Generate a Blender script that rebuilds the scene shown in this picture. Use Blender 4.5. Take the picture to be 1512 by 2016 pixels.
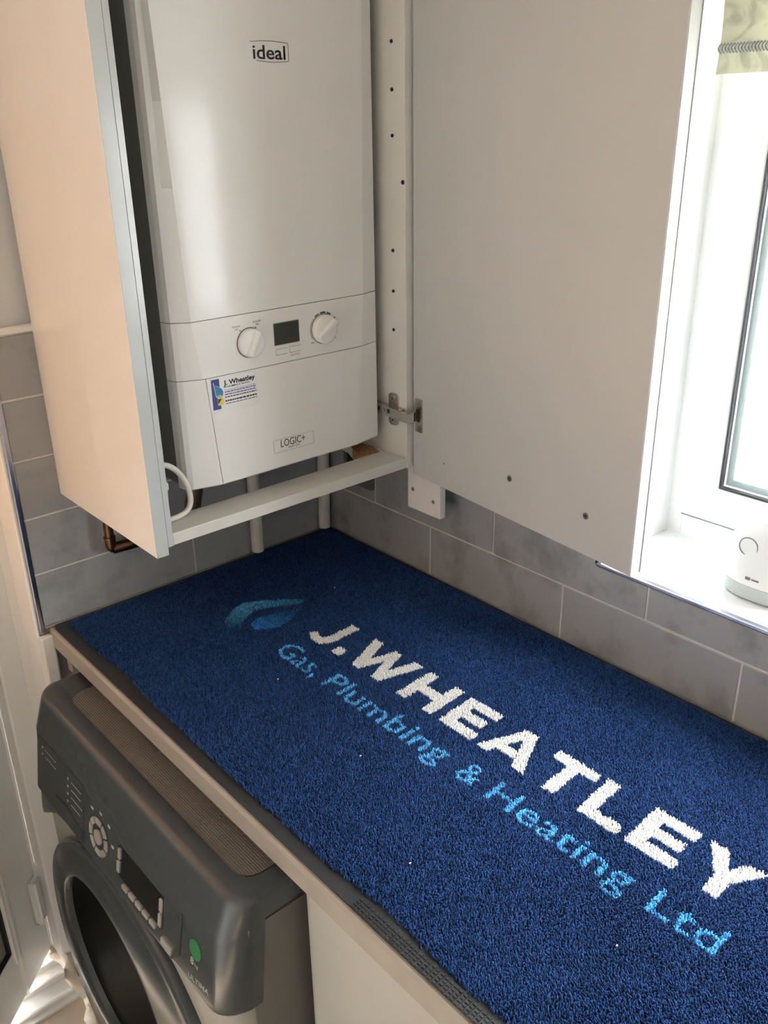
import bpy, bmesh, math, random
import numpy as np
from mathutils import Vector, Matrix
for o in list(bpy.data.objects): bpy.data.objects.remove(o, do_unlink=True)
S = bpy.context.scene
COL = S.collection
Z0 = 0.9                      # height of the worktop surface above the floor; all z below are relative to it
R = math.radians

# ---------------------------------------------------------------- camera
cam = bpy.data.objects.new('camera', bpy.data.cameras.new('camera'))
COL.objects.link(cam)
cam.location = (-1.026, -1.3598, 0.7706 + Z0)
cam.rotation_euler = (R(66.4547), R(0.8629), R(-41.3235))
cam.data.sensor_fit = 'VERTICAL'
cam.data.sensor_height = 24.0
cam.data.lens = 24.0 * 1754.13 / 2016.0
cam.data.clip_start = 0.01
S.camera = cam
# ---------------------------------------------------------------- world, sun, daylight portals, exposure
S.view_settings.view_transform = 'Standard'
S.view_settings.look = 'None'
S.view_settings.gamma = 1.0
S.view_settings.use_curve_mapping = False
S.view_settings.exposure = 0.68
world = bpy.data.worlds.new('sky'); S.world = world; world.use_nodes = True
bg = world.node_tree.nodes['Background']
bg.inputs[0].default_value = (0.93, 0.97, 1.0, 1); bg.inputs[1].default_value = 19.0
def lamp(name, kind, loc, target, energy, color, **kw):
    d = bpy.data.lights.new(name, kind); o = bpy.data.objects.new(name, d); COL.objects.link(o)
    o.location = loc; o.rotation_euler = (Vector(target) - Vector(loc)).to_track_quat('-Z', 'Y').to_euler()
    d.energy = energy; d.color = color
    for k, v in kw.items(): setattr(d, k, v)
    return o
lamp('sun', 'SUN', (0.9, 5.0, 5.0), (0.0, 0.0, 0.9), 18.0, (1.0, 0.84, 0.67), angle=R(1.0))
def portal(name, loc, target, sx, sy):
    o = lamp(name, 'AREA', loc, target, 1.0, (1, 1, 1), shape='RECTANGLE', size=sx, size_y=sy)
    o.data.cycles.is_portal = True
portal('window_portal', (0.275, -1.26, 1.555), (-1, -1.26, 1.555), 1.2, 1.0)
portal('doorway_portal', (-1.14, 0.31, 1.03), (-1.14, -1, 1.03), 1.05, 2.06)


# ---------------------------------------------------------------- materials
def mat(name, col, rough=0.5, metal=0.0, coat=0.0, var=0.03, vscale=6.0, bump=0.0, bscale=80.0, spec=0.5, sheen=0.0):
    m = bpy.data.materials.new(name); m.use_nodes = True; nt = m.node_tree; b = nt.nodes['Principled BSDF']
    b.inputs['Roughness'].default_value = rough; b.inputs['Metallic'].default_value = metal
    b.inputs['Coat Weight'].default_value = coat; b.inputs['Coat Roughness'].default_value = 0.05
    b.inputs['Specular IOR Level'].default_value = spec; b.inputs['Sheen Weight'].default_value = sheen
    tc = nt.nodes.new('ShaderNodeTexCoord'); n = nt.nodes.new('ShaderNodeTexNoise')
    n.inputs['Scale'].default_value = vscale; n.inputs['Detail'].default_value = 5
    nt.links.new(tc.outputs['Object'], n.inputs['Vector'])
    r = nt.nodes.new('ShaderNodeValToRGB')
    r.color_ramp.elements[0].position = 0.3; r.color_ramp.elements[1].position = 0.7
    r.color_ramp.elements[0].color = tuple(c * (1 - var) for c in col) + (1,)
    r.color_ramp.elements[1].color = tuple(min(1, c * (1 + var)) for c in col) + (1,)
    nt.links.new(n.outputs['Fac'], r.inputs['Fac']); nt.links.new(r.outputs['Color'], b.inputs['Base Color'])
    if bump:
        n2 = nt.nodes.new('ShaderNodeTexNoise'); n2.inputs['Scale'].default_value = bscale; n2.inputs['Detail'].default_value = 3
        nt.links.new(tc.outputs['Object'], n2.inputs['Vector'])
        bp = nt.nodes.new('ShaderNodeBump'); bp.inputs['Strength'].default_value = bump; bp.inputs['Distance'].default_value = 0.002
        nt.links.new(n2.outputs['Fac'], bp.inputs['Height']); nt.links.new(bp.outputs['Normal'], b.inputs['Normal'])
    return m
m_wall = mat('wall_paint', (0.60, 0.61, 0.60), 0.6, bump=0.05, bscale=150)
m_ceil = mat('ceiling_paint', (0.7, 0.7, 0.69), 0.8)
m_upvc = mat('white_upvc', (0.88, 0.88, 0.875), 0.25)
m_reveal = mat('white_reveal', (0.8, 0.79, 0.77), 0.35)
m_grout = mat('pale_grout', (0.62, 0.60, 0.57), 0.8, var=0.08, vscale=40)
m_chrome_trim = mat('silver_trim', (0.45, 0.47, 0.55), 0.22, metal=1.0)
m_floor = mat('cream_floor', (0.60, 0.52, 0.42), 0.35, var=0.08, vscale=9, bump=0.05)
m_boiler = mat('boiler_white', (0.80, 0.79, 0.765), 0.14, var=0.01, spec=0.16)
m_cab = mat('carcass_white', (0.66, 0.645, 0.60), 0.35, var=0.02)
m_gloss = mat('gloss_panel', (0.78, 0.75, 0.71), 0.08, var=0.01, coat=1.0)
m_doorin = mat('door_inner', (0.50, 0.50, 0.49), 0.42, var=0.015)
m_chip = mat('raw_chipboard', (0.42, 0.24, 0.11), 0.9, var=0.5, vscale=160, bump=0.6, bscale=250)
m_steel = mat('nickel_steel', (0.55, 0.52, 0.48), 0.25, metal=1.0)
m_dark = mat('dark_hole', (0.015, 0.014, 0.013), 0.7)
m_seam = mat('seam_shadow_gap', (0.07, 0.068, 0.058), 0.7)
m_black = mat('black_print', (0.012, 0.012, 0.014), 0.5)
m_greyprint = mat('grey_print', (0.18, 0.18, 0.18), 0.5)
m_line = mat('fine_outline', (0.42, 0.42, 0.42), 0.4)
m_lcd = mat('lcd_screen', (0.035, 0.04, 0.036), 0.12)
m_pipe = mat('white_pipe', (0.62, 0.61, 0.57), 0.4, var=0.05, vscale=30)
m_copper = mat('tarnished_copper', (0.17, 0.085, 0.05), 0.32, metal=1.0, var=0.45, vscale=50)
m_hose = mat('brown_hose', (0.06, 0.035, 0.022), 0.4, var=0.3, vscale=40)
m_cable = mat('cream_cable', (0.72, 0.70, 0.60), 0.35)
m_clear = mat('clear_clip', (0.7, 0.7, 0.7), 0.1)
m_wtop = mat('worktop_laminate', (0.16, 0.155, 0.15), 0.4, var=0.2, vscale=90)
m_wedge = mat('worktop_edge', (0.33, 0.30, 0.265), 0.4, var=0.06, vscale=20)
m_rubber = mat('black_rubber', (0.020, 0.021, 0.023), 0.5, bump=0.25, bscale=300)
m_socket = mat('graphite_socket', (0.13, 0.135, 0.14), 0.3, metal=0.2)
m_grey = mat('graphite_plastic', (0.040, 0.048, 0.054), 0.22, var=0.04, vscale=60, bump=0.01, bscale=900, spec=0.6)
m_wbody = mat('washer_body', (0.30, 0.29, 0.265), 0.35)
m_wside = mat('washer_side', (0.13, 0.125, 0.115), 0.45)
m_silver = mat('silver_button', (0.62, 0.63, 0.62), 0.25, metal=0.6)
m_display = mat('black_display', (0.006, 0.006, 0.007), 0.06)
m_glassdark = mat('porthole_glass', (0.006, 0.006, 0.006), 0.3, spec=0.05)
m_glassdark.node_tree.nodes['Principled BSDF'].inputs['IOR'].default_value = 1.1
m_print = mat('light_print', (0.30, 0.31, 0.31), 0.5)
m_green = mat('green_badge', (0.03, 0.16, 0.06), 0.25)
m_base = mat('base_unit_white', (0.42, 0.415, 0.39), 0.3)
m_gasket = mat('black_gasket', (0.012, 0.012, 0.014), 0.5)
m_spacer = mat('grey_spacer', (0.40, 0.47, 0.46), 0.4, metal=0.2)
m_cloth = mat('cream_cloth', (0.72, 0.64, 0.54), 0.9, bump=0.4, bscale=60)
m_braid = mat('grey_braid', (0.30, 0.30, 0.30), 0.8, bump=0.4, bscale=300)
m_gadget = mat('gadget_white', (0.84, 0.85, 0.84), 0.3)
m_gadgrey = mat('gadget_grey', (0.50, 0.55, 0.54), 0.35)
m_navy_st = mat('sticker_navy', (0.03, 0.04, 0.22), 0.3)
m_teal_st = mat('sticker_teal', (0.02, 0.20, 0.36), 0.3)
m_lime_st = mat('sticker_lime', (0.35, 0.50, 0.22), 0.3)
m_yel = mat('sticker_yellow', (0.75, 0.55, 0.06), 0.3)
m_purple = mat('sticker_purple', (0.12, 0.10, 0.32), 0.4)
m_sticker = mat('sticker_white', (0.80, 0.80, 0.78), 0.2)
m_leafg = mat('leaf_green', (0.10, 0.22, 0.05), 0.5, var=0.4, vscale=8)
m_patio = mat('terracotta_paving', (0.62, 0.40, 0.26), 0.9, var=0.15, vscale=3)
m_lawn = mat('garden_paving', (0.5, 0.5, 0.47), 0.9, var=0.15, vscale=2)

def tile_material(name, base):
    m = mat(name, base, 0.38, var=0.0, bump=0.06, bscale=40)
    nt = m.node_tree; b = nt.nodes['Principled BSDF']
    tc = nt.nodes.new('ShaderNodeTexCoord'); oi = nt.nodes.new('ShaderNodeObjectInfo')
    ad = nt.nodes.new('ShaderNodeVectorMath'); ad.operation = 'ADD'
    sc = nt.nodes.new('ShaderNodeVectorMath'); sc.operation = 'SCALE'; sc.inputs[3].default_value = 1.0
    nt.links.new(tc.outputs['Object'], ad.inputs[0]); nt.links.new(oi.outputs['Location'], ad.inputs[1])
    nt.links.new(ad.outputs[0], sc.inputs[0])
    n = nt.nodes.new('ShaderNodeTexNoise'); n.inputs['Scale'].default_value = 14; n.inputs['Detail'].default_value = 8; n.inputs['Roughness'].default_value = 0.65
    nt.links.new(sc.outputs[0], n.inputs['Vector'])
    mp = nt.nodes.new('ShaderNodeMapping'); mp.inputs['Rotation'].default_value = (0.7, 0.6, 0.5); mp.inputs['Scale'].default_value = (5, 11, 7)
    nt.links.new(sc.outputs[0], mp.inputs['Vector'])
    n2 = nt.nodes.new('ShaderNodeTexNoise'); n2.inputs['Scale'].default_value = 1.6; n2.inputs['Detail'].default_value = 6
    nt.links.new(mp.outputs[0], n2.inputs['Vector'])
    mx = nt.nodes.new('ShaderNodeMath'); mx.operation = 'ADD'
    nt.links.new(n.outputs['Fac'], mx.inputs[0]); nt.links.new(n2.outputs['Fac'], mx.inputs[1])
    r = nt.nodes.new('ShaderNodeValToRGB'); e = r.color_ramp.elements
    e[0].position = 0.70; e[0].color = tuple(c * 0.80 for c in base) + (1,)
    e[1].position = 1.30; e[1].color = tuple(c * 1.22 for c in base) + (1,)
    nt.links.new(mx.outputs[0], r.inputs['Fac']); nt.links.new(r.outputs['Color'], b.inputs['Base Color'])
    return m
m_tile = tile_material('grey_slate_tile', (0.265, 0.268, 0.27))

def glass_material():
    m = bpy.data.materials.new('window_glass'); m.use_nodes = True; nt = m.node_tree; nt.nodes.clear()
    o = nt.nodes.new('ShaderNodeOutputMaterial'); t = nt.nodes.new('ShaderNodeBsdfTransparent'); g = nt.nodes.new('ShaderNodeBsdfGlossy')
    g.inputs['Roughness'].default_value = 0.02; t.inputs['Color'].default_value = (0.985, 0.99, 0.99, 1)
    lw = nt.nodes.new('ShaderNodeLayerWeight'); pw = nt.nodes.new('ShaderNodeMath'); pw.operation = 'POWER'; pw.inputs[1].default_value = 5.0
    f = nt.nodes.new('ShaderNodeMath'); f.operation = 'MULTIPLY_ADD'; f.inputs[1].default_value = 0.6; f.inputs[2].default_value = 0.03; mx = nt.nodes.new('ShaderNodeMixShader')
    nt.links.new(lw.outputs['Facing'], pw.inputs[0]); nt.links.new(pw.outputs[0], f.inputs[0]); nt.links.new(f.outputs[0], mx.inputs[0]); nt.links.new(t.outputs[0], mx.inputs[1]); nt.links.new(g.outputs[0], mx.inputs[2])
    nt.links.new(mx.outputs[0], o.inputs['Surface']); return m
m_glass = glass_material()

def blind_material():
    m = bpy.data.materials.new('blind_fabric'); m.use_nodes = True; nt = m.node_tree; nt.nodes.clear()
    o = nt.nodes.new('ShaderNodeOutputMaterial'); d = nt.nodes.new('ShaderNodeBsdfDiffuse'); t = nt.nodes.new('ShaderNodeBsdfTranslucent'); mx = nt.nodes.new('ShaderNodeMixShader')
    mx.inputs[0].default_value = 0.35
    tc = nt.nodes.new('ShaderNodeTexCoord'); n = nt.nodes.new('ShaderNodeTexNoise'); n.inputs['Scale'].default_value = 22; n.inputs['Detail'].default_value = 4; n.inputs['Distortion'].default_value = 1.5
    r = nt.nodes.new('ShaderNodeValToRGB'); e = r.color_ramp.elements
    e[0].position = 0.42; e[0].color = (0.46, 0.45, 0.36, 1); e[1].position = 0.55; e[1].color = (0.62, 0.60, 0.49, 1)
    nt.links.new(tc.outputs['Object'], n.inputs['Vector']); nt.links.new(n.outputs['Fac'], r.inputs['Fac'])
    nt.links.new(r.outputs['Color'], d.inputs['Color']); nt.links.new(r.outputs['Color'], t.inputs['Color'])
    nt.links.new(d.outputs[0], mx.inputs[1]); nt.links.new(t.outputs[0], mx.inputs[2]); nt.links.new(mx.outputs[0], o.inputs['Surface']); return m
m_blind = blind_material()

def ribbed_material():
    m = mat('ribbed_lid', (0.12, 0.112, 0.10), 0.45, var=0.03)
    nt = m.node_tree; b = nt.nodes['Principled BSDF']; tc = nt.nodes.new('ShaderNodeTexCoord')
    w = nt.nodes.new('ShaderNodeTexWave'); w.wave_type = 'BANDS'; w.bands_direction = 'Y'; w.inputs['Scale'].default_value = 95
    w2 = nt.nodes.new('ShaderNodeTexWave'); w2.bands_direction = 'X'; w2.inputs['Scale'].default_value = 95
    ad = nt.nodes.new('ShaderNodeMath'); ad.operation = 'ADD'; bp = nt.nodes.new('ShaderNodeBump'); bp.inputs['Distance'].default_value = 0.001; bp.inputs['Strength'].default_value = 0.5
    for q in (w, w2): nt.links.new(tc.outputs['Object'], q.inputs['Vector'])
    nt.links.new(w.outputs['Fac'], ad.inputs[0]); nt.links.new(w2.outputs['Fac'], ad.inputs[1]); nt.links.new(ad.outputs[0], bp.inputs['Height']); nt.links.new(bp.outputs['Normal'], b.inputs['Normal'])
    return m
m_rib = ribbed_material()

def pile_material():
    m = bpy.data.materials.new('pile_yarn'); m.use_nodes = True; nt = m.node_tree; b = nt.nodes['Principled BSDF']
    a = nt.nodes.new('ShaderNodeAttribute'); a.attribute_name = 'yarn'
    n = nt.nodes.new('ShaderNodeTexNoise'); n.inputs['Scale'].default_value = 900
    tc = nt.nodes.new('ShaderNodeTexCoord'); nt.links.new(tc.outputs['Object'], n.inputs['Vector'])
    mp = nt.nodes.new('ShaderNodeMapRange'); mp.inputs['To Min'].default_value = 0.75; mp.inputs['To Max'].default_value = 1.25
    nt.links.new(n.outputs['Fac'], mp.inputs['Value'])
    v = nt.nodes.new('ShaderNodeVectorMath'); v.operation = 'SCALE'
    nt.links.new(a.outputs['Color'], v.inputs[0]); nt.links.new(mp.outputs[0], v.inputs[3])
    nt.links.new(v.outputs[0], b.inputs['Base Color'])
    b.inputs['Roughness'].default_value = 0.75; b.inputs['Specular IOR Level'].default_value = 0.12
    b.inputs['Sheen Weight'].default_value = 0.0; b.inputs['Sheen Roughness'].default_value = 0.4
    return m
m_pile = pile_material()

# ---------------------------------------------------------------- helpers
def props(o, label=None, cat=None, group=None, kind=None):
    if label: o['label'] = label
    if cat: o['category'] = cat
    if group: o['group'] = group
    if kind: o['kind'] = kind
    return o
def thing(name, label, cat, loc, group=None, kind=None):
    o = bpy.data.objects.new(name, None); COL.objects.link(o); o.empty_display_size = 0.05
    o.location = (loc[0], loc[1], loc[2] + Z0)
    return props(o, label, cat, group, kind)
def world_loc(o):
    l = Vector((0, 0, 0))
    while o: l += o.location + o.matrix_parent_inverse.translation; o = o.parent
    return l
def attach(o, parent):
    o.parent = parent; o.matrix_parent_inverse = Matrix.Translation(-world_loc(parent))
def part(name, bm, m, parent=None, label=None, smooth=False, kind=None, sharp=35):
    # geometry given in worktop-relative coordinates; the origin is put at the base centre of the piece
    bmesh.ops.recalc_face_normals(bm, faces=bm.faces)
    lo = [min(v.co[i] for v in bm.verts) for i in range(3)]; hi = [max(v.co[i] for v in bm.verts) for i in range(3)]
    c = Vector(((lo[0] + hi[0]) / 2, (lo[1] + hi[1]) / 2, lo[2]))
    bmesh.ops.translate(bm, verts=bm.verts, vec=-c)
    me = bpy.data.meshes.new(name); bm.to_mesh(me); bm.free()
    for mm in (m if isinstance(m, (list, tuple)) else [m]): me.materials.append(mm)
    if smooth:
        me.polygons.foreach_set('use_smooth', [True] * len(me.polygons)); me.update()
        if smooth != 'all': me.set_sharp_from_angle(angle=R(sharp))
    o = bpy.data.objects.new(name, me); COL.objects.link(o)
    o.location = c + Vector((0, 0, Z0))
    if parent: attach(o, parent)
    return props(o, label=label, kind=kind)
def BM(): return bmesh.new()
def bx(bm, x0, x1, y0, y1, z0, z1, bev=0.0, seg=2):
    g = bmesh.ops.create_cube(bm, size=1.0); vs = g['verts']
    for v in vs:
        v.co = Vector(((x0 + x1) / 2 + v.co.x * abs(x1 - x0), (y0 + y1) / 2 + v.co.y * abs(y1 - y0), (z0 + z1) / 2 + v.co.z * abs(z1 - z0)))
    if bev:
        es = list({e for v in vs for e in v.link_edges})
        bmesh.ops.bevel(bm, geom=es, offset=bev, segments=seg, affect='EDGES', profile=0.5)
    return bm
def box(*a, **k): return bx(BM(), *a, **k)
def tube(bm, pts, r, seg=14, caps=True):
    pts = [Vector(p) for p in pts]; rings = []
    up = None
    for i, p in enumerate(pts):
        t = (pts[min(i + 1, len(pts) - 1)] - pts[max(i - 1, 0)]).normalized()
        if up is None:
            up = Vector((0, 0, 1)) if abs(t.z) < 0.9 else Vector((1, 0, 0))
        a = (up - t * up.dot(t)).normalized(); up = a; b = t.cross(a)
        rr = r[i] if isinstance(r, (list, tuple)) else r
        rings.append([bm.verts.new(p + (a * math.cos(2 * math.pi * k / seg) + b * math.sin(2 * math.pi * k / seg)) * rr) for k in range(seg)])
    for A, B in zip(rings, rings[1:]):
        for k in range(seg): bm.faces.new((A[k], A[(k + 1) % seg], B[(k + 1) % seg], B[k]))
    if caps: bm.faces.new(rings[0][::-1]); bm.faces.new(rings[-1])
    return bm
def bend(pts, n=6, rad=0.02):
    # rounds the corners of a polyline
    pts = [Vector(p) for p in pts]; out = [pts[0]]
    for a, b, c in zip(pts, pts[1:], pts[2:]):
        r1 = min(rad, (b - a).length * .48); r2 = min(rad, (c - b).length * .48)
        p = b + (a - b).normalized() * r1; q = b + (c - b).normalized() * r2
        for i in range(n + 1):
            t = i / n; out.append(p * (1 - t) ** 2 + b * 2 * t * (1 - t) + q * t * t)
    out.append(pts[-1]); return out
def prism(bm, poly, fmap, d0, d1):
    A = [bm.verts.new(fmap(u, v, d0)) for u, v in poly]; B = [bm.verts.new(fmap(u, v, d1)) for u, v in poly]
    bm.faces.new(A); bm.faces.new(B[::-1]); n = len(poly)
    for i in range(n): bm.faces.new((A[i], B[i], B[(i + 1) % n], A[(i + 1) % n]))
    return bm
def loft(bm, rings, close=True, caps=True):
    V = [[bm.verts.new(p) for p in r] for r in rings]
    n = len(V[0])
    for A, B in zip(V, V[1:]):
        for k in range(n if close else n - 1): bm.faces.new((A[k], A[(k + 1) % n], B[(k + 1) % n], B[k]))
    if caps: bm.faces.new(V[0][::-1]); bm.faces.new(V[-1])
    return bm
def rrect(u0, u1, v0, v1, r, n=4):
    out = []
    for cx, cy, a0 in ((u1 - r, v1 - r, 0), (u0 + r, v1 - r, 90), (u0 + r, v0 + r, 180), (u1 - r, v0 + r, 270)):
        for i in range(n + 1):
            a = R(a0 + 90 * i / n); out.append((cx + r * math.cos(a), cy + r * math.sin(a)))
    return out
def disc(cu, cv, r, n=24): return [(cu + r * math.cos(2 * math.pi * i / n), cv + r * math.sin(2 * math.pi * i / n)) for i in range(n)]

def text_mesh(s, bold=0.0):
    cu = bpy.data.curves.new('t', 'FONT'); cu.body = s; cu.size = 1.0; cu.offset = bold; cu.resolution_u = 3
    ob = bpy.data.objects.new('t', cu); COL.objects.link(ob)
    dg = bpy.context.evaluated_depsgraph_get()
    me = bpy.data.meshes.new_from_object(ob.evaluated_get(dg))
    me.calc_loop_triangles()
    V = np.array([v.co[:2] for v in me.vertices]); T = np.array([t.vertices[:] for t in me.loop_triangles])
    bpy.data.objects.remove(ob); bpy.data.meshes.remove(me); bpy.data.curves.remove(cu)
    return V, T
CAP = {}
def cap_h(b):
    if b not in CAP: CAP[b] = text_mesh('H', b)[0][:, 1].max()
    return CAP[b]
def text(parent, name, s, fmap, u0, u1, v0, cap, m, d=0.0003, bold=0.0, label=None, slope=0.0):
    V, T = text_mesh(s, bold)
    sx = (u1 - u0) / (V[:, 0].max() - V[:, 0].min()); x0 = V[:, 0].min(); sy = cap / cap_h(bold)
    bm = BM(); vs = []
    for x, y in V:
        u = u0 + (x - x0) * sx; vs.append(bm.verts.new(fmap(u, v0 + y * sy + slope * (u - u0), d)))
    for t in T:
        try: bm.faces.new([vs[i] for i in t])
        except ValueError: pass
    r = bmesh.ops.extrude_face_region(bm, geom=list(bm.faces))
    off = Vector(fmap(0, 0, 0)) - Vector(fmap(0, 0, d))
    bmesh.ops.translate(bm, verts=[g for g in r['geom'] if isinstance(g, bmesh.types.BMVert)], vec=off)
    return part(name, bm, m, parent, label)

# ================================================================ room shell
XL, YF, ZC, ZF = -2.2, -3.2, 1.5, -0.9
def struct(name, bm, m, label=None, cat=None):
    return props(part(name, bm, m), label, cat, kind='structure')
WY0, WY1, WZ0, WZ1 = -1.86, -0.66, 0.157, 1.15          # window opening in the right wall
DX0, DX1, DZ1 = -1.66, -0.615, 1.16                     # door opening in the back wall
b = BM()
bx(b, 0.008, 0.26, WY1, 0.3, ZF, ZC); bx(b, 0.008, 0.26, YF, WY0, ZF, ZC)
bx(b, 0.008, 0.26, WY0, WY1, ZF, WZ0 - 0.012); bx(b, 0.008, 0.26, WY0, WY1, WZ1, ZC)
wall_right = struct('wall_right', b, m_wall, 'grey tiled and painted wall holding the bright window', 'wall')
b = BM()
bx(b, DX1, 0.008, 0.008, 0.3, ZF, ZC); bx(b, XL, DX0, 0.008, 0.3, ZF, ZC); bx(b, DX0, DX1, 0.008, 0.3, DZ1, ZC)
wall_back = struct('wall_back', b, m_wall, 'painted and grey tiled end wall behind the boiler', 'wall')
struct('wall_left', box(XL - 0.1, XL, YF, 0.3, ZF, ZC), m_wall, 'plain painted wall opposite the window', 'wall')
struct('wall_front', box(XL, 0.26, YF - 0.1, YF, ZF, ZC), m_wall, 'plain painted wall facing the boiler', 'wall')
struct('ceiling', box(XL - .1, 0.26, YF - .1, 0.3, ZC, ZC + 0.05), m_ceil, 'flat white ceiling of the utility room', 'ceiling')
floor = struct('floor', box(XL - .1, 0.26, YF - .1, 0.31, ZF - 0.05, ZF - 0.006), m_grout, 'cream tiled floor running to the threshold', 'floor')
def share(name, me, loc, parent):
    o = bpy.data.objects.new(name, me); COL.objects.link(o); o.location = (loc[0], loc[1], loc[2] + Z0); attach(o, parent); return o
# floor tiles
fb = box(-0.1645, 0.1645, -0.1645, 0.1645, 0, 0.006, bev=0.0012, seg=1); fme = bpy.data.meshes.new('tile'); fb.to_mesh(fme); fb.free(); fme.materials.append(m_floor)
for i in range(4):
    for j in range(10):
        share('tile', fme, (-0.895 - 0.333 * i + 0.167, -0.02 - 0.333 * j - 0.03, ZF - 0.006), floor)

# wall tiles: 300 x 98 mm, half bond
MESHES = {}
def wtile(w, h, axis):
    k = (round(w, 4), round(h, 4), axis)
    if k not in MESHES:
        t = box(0, 0.008, -w / 2, w / 2, 0, h, bev=0.0012, seg=1) if axis == 'x' else box(-w / 2, w / 2, 0, 0.008, 0, h, bev=0.0012, seg=1)
        me = bpy.data.meshes.new('tile'); bmesh.ops.recalc_face_normals(t, faces=t.faces); t.to_mesh(me); t.free(); me.materials.append(m_tile); MESHES[k] = me
    return MESHES[k]
G = 0.0032; TW = 0.3018
rows = [(0.0, 0.0988), (0.0988, 0.197), (0.197, 0.2952), (0.2952, 0.3934), (0.3934, 0.4916)]
def lay(axis, a0, a1, joint, z0, z1, parent):
    # tiles between a1 < a0 along the wall
    js = sorted([j for j in (joint + k * TW for k in range(-12, 12)) if a1 + 0.012 < j < a0 - 0.012] + [a0, a1])
    for p, q in zip(js, js[1:]):
        lo = p + (G / 2 if p > a1 else 0); hi = q - (G / 2 if q < a0 else 0); w = hi - lo; c = (lo + hi) / 2; h = z1 - z0 - G
        o = share('tile', wtile(w, h, axis), (0, c, z0 + G / 2) if axis == 'x' else (c, 0, z0 + G / 2), parent)
for i, (z0, z1) in enumerate(rows):
    lay('y', 0.0, -0.6065, -0.3145 if i % 2 == 0 else -0.4654, z0, z1, wall_back)
    j = -0.3034 if i % 2 == 0 else -0.1516
    if i == 0: lay('x', -0.0001, -2.2, j, z0, z1, wall_right)
    elif i == 1:
        a, c = j - TW, j - 2 * TW
        lay('x', -0.0001, a - G / 2, j, z0, z1, wall_right); lay('x', c - G / 2, -2.2, j, z0, 0.1535 + G, wall_right)
        b = BM(); prism(b, [(a - G * 1.5, z0 + G / 2), (c + G / 2, z0 + G / 2), (c + G / 2, .1535 + G / 2), (-.6605, .1535 + G / 2), (-.6605, z1 - G / 2), (a - G * 1.5, z1 - G / 2)], lambda u, v, d: (d, u, v), 0.0, 0.008); part('tile', b, m_tile, wall_right)
    else: lay('x', -0.0001, -0.6605, j, z0, z1, wall_right)
b = BM(); bx(b, -0.6065, 0.004, 0.0016, 0.0079, 0.0, 0.4916); part('grout', b, m_grout, wall_back)
b = BM(); bx(b, 0.0016, 0.0079, -2.2, 0.004, 0.0, 0.153); bx(b, 0.0016, 0.0079, -0.6605, 0.004, 0.153, 0.4916); part('grout', b, m_grout, wall_right)
# trims
struct('trim_1', box(-0.616, -0.6068, -0.0015, 0.0085, -0.01, 0.4916, bev=0.002), m_chrome_trim, 'silver edge strip at the end of the grey tiles by the door', 'trim')
b = BM(); bx(b, -0.0018, 0.0085, -2.2, -0.664, 0.1542, 0.1605, bev=0.0015); struct('trim_2', b, m_chrome_trim, 'silver edge strip along the window sill over grey tiles', 'trim')
struct('trim_3', box(-0.6065, 0.0, -0.002, 0.0085, 0.4922, 0.503, bev=0.002), m_reveal, 'white bead capping the grey tiles beside the cabinet', 'trim')
struct('trim_4', box(-0.6065, -0.0, -0.005, 0.0, 0.0, 0.004, bev=0.0015), mat('grey_sealant', (0.2, 0.2, 0.19), 0.5), 'thin silicone bead where the tiles meet the worktop', 'trim')
# plaster below the worktop end and door reveal lining
b = BM(); bx(b, -0.615 - 0.006, -0.6151, 0.004, 0.125, ZF, DZ1, bev=0.002); bx(b, -0.635, -0.6152, 0.070, 0.0735, ZF, DZ1)
struct('trim_5', b, m_reveal, 'white plastic lining of the door reveal beside the tiles', 'trim')
struct('trim_6', box(-0.6205, -0.598, -0.012, 0.004, ZF, -0.012, bev=0.003), m_reveal, 'white plaster corner under the worktop end', 'trim')

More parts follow.
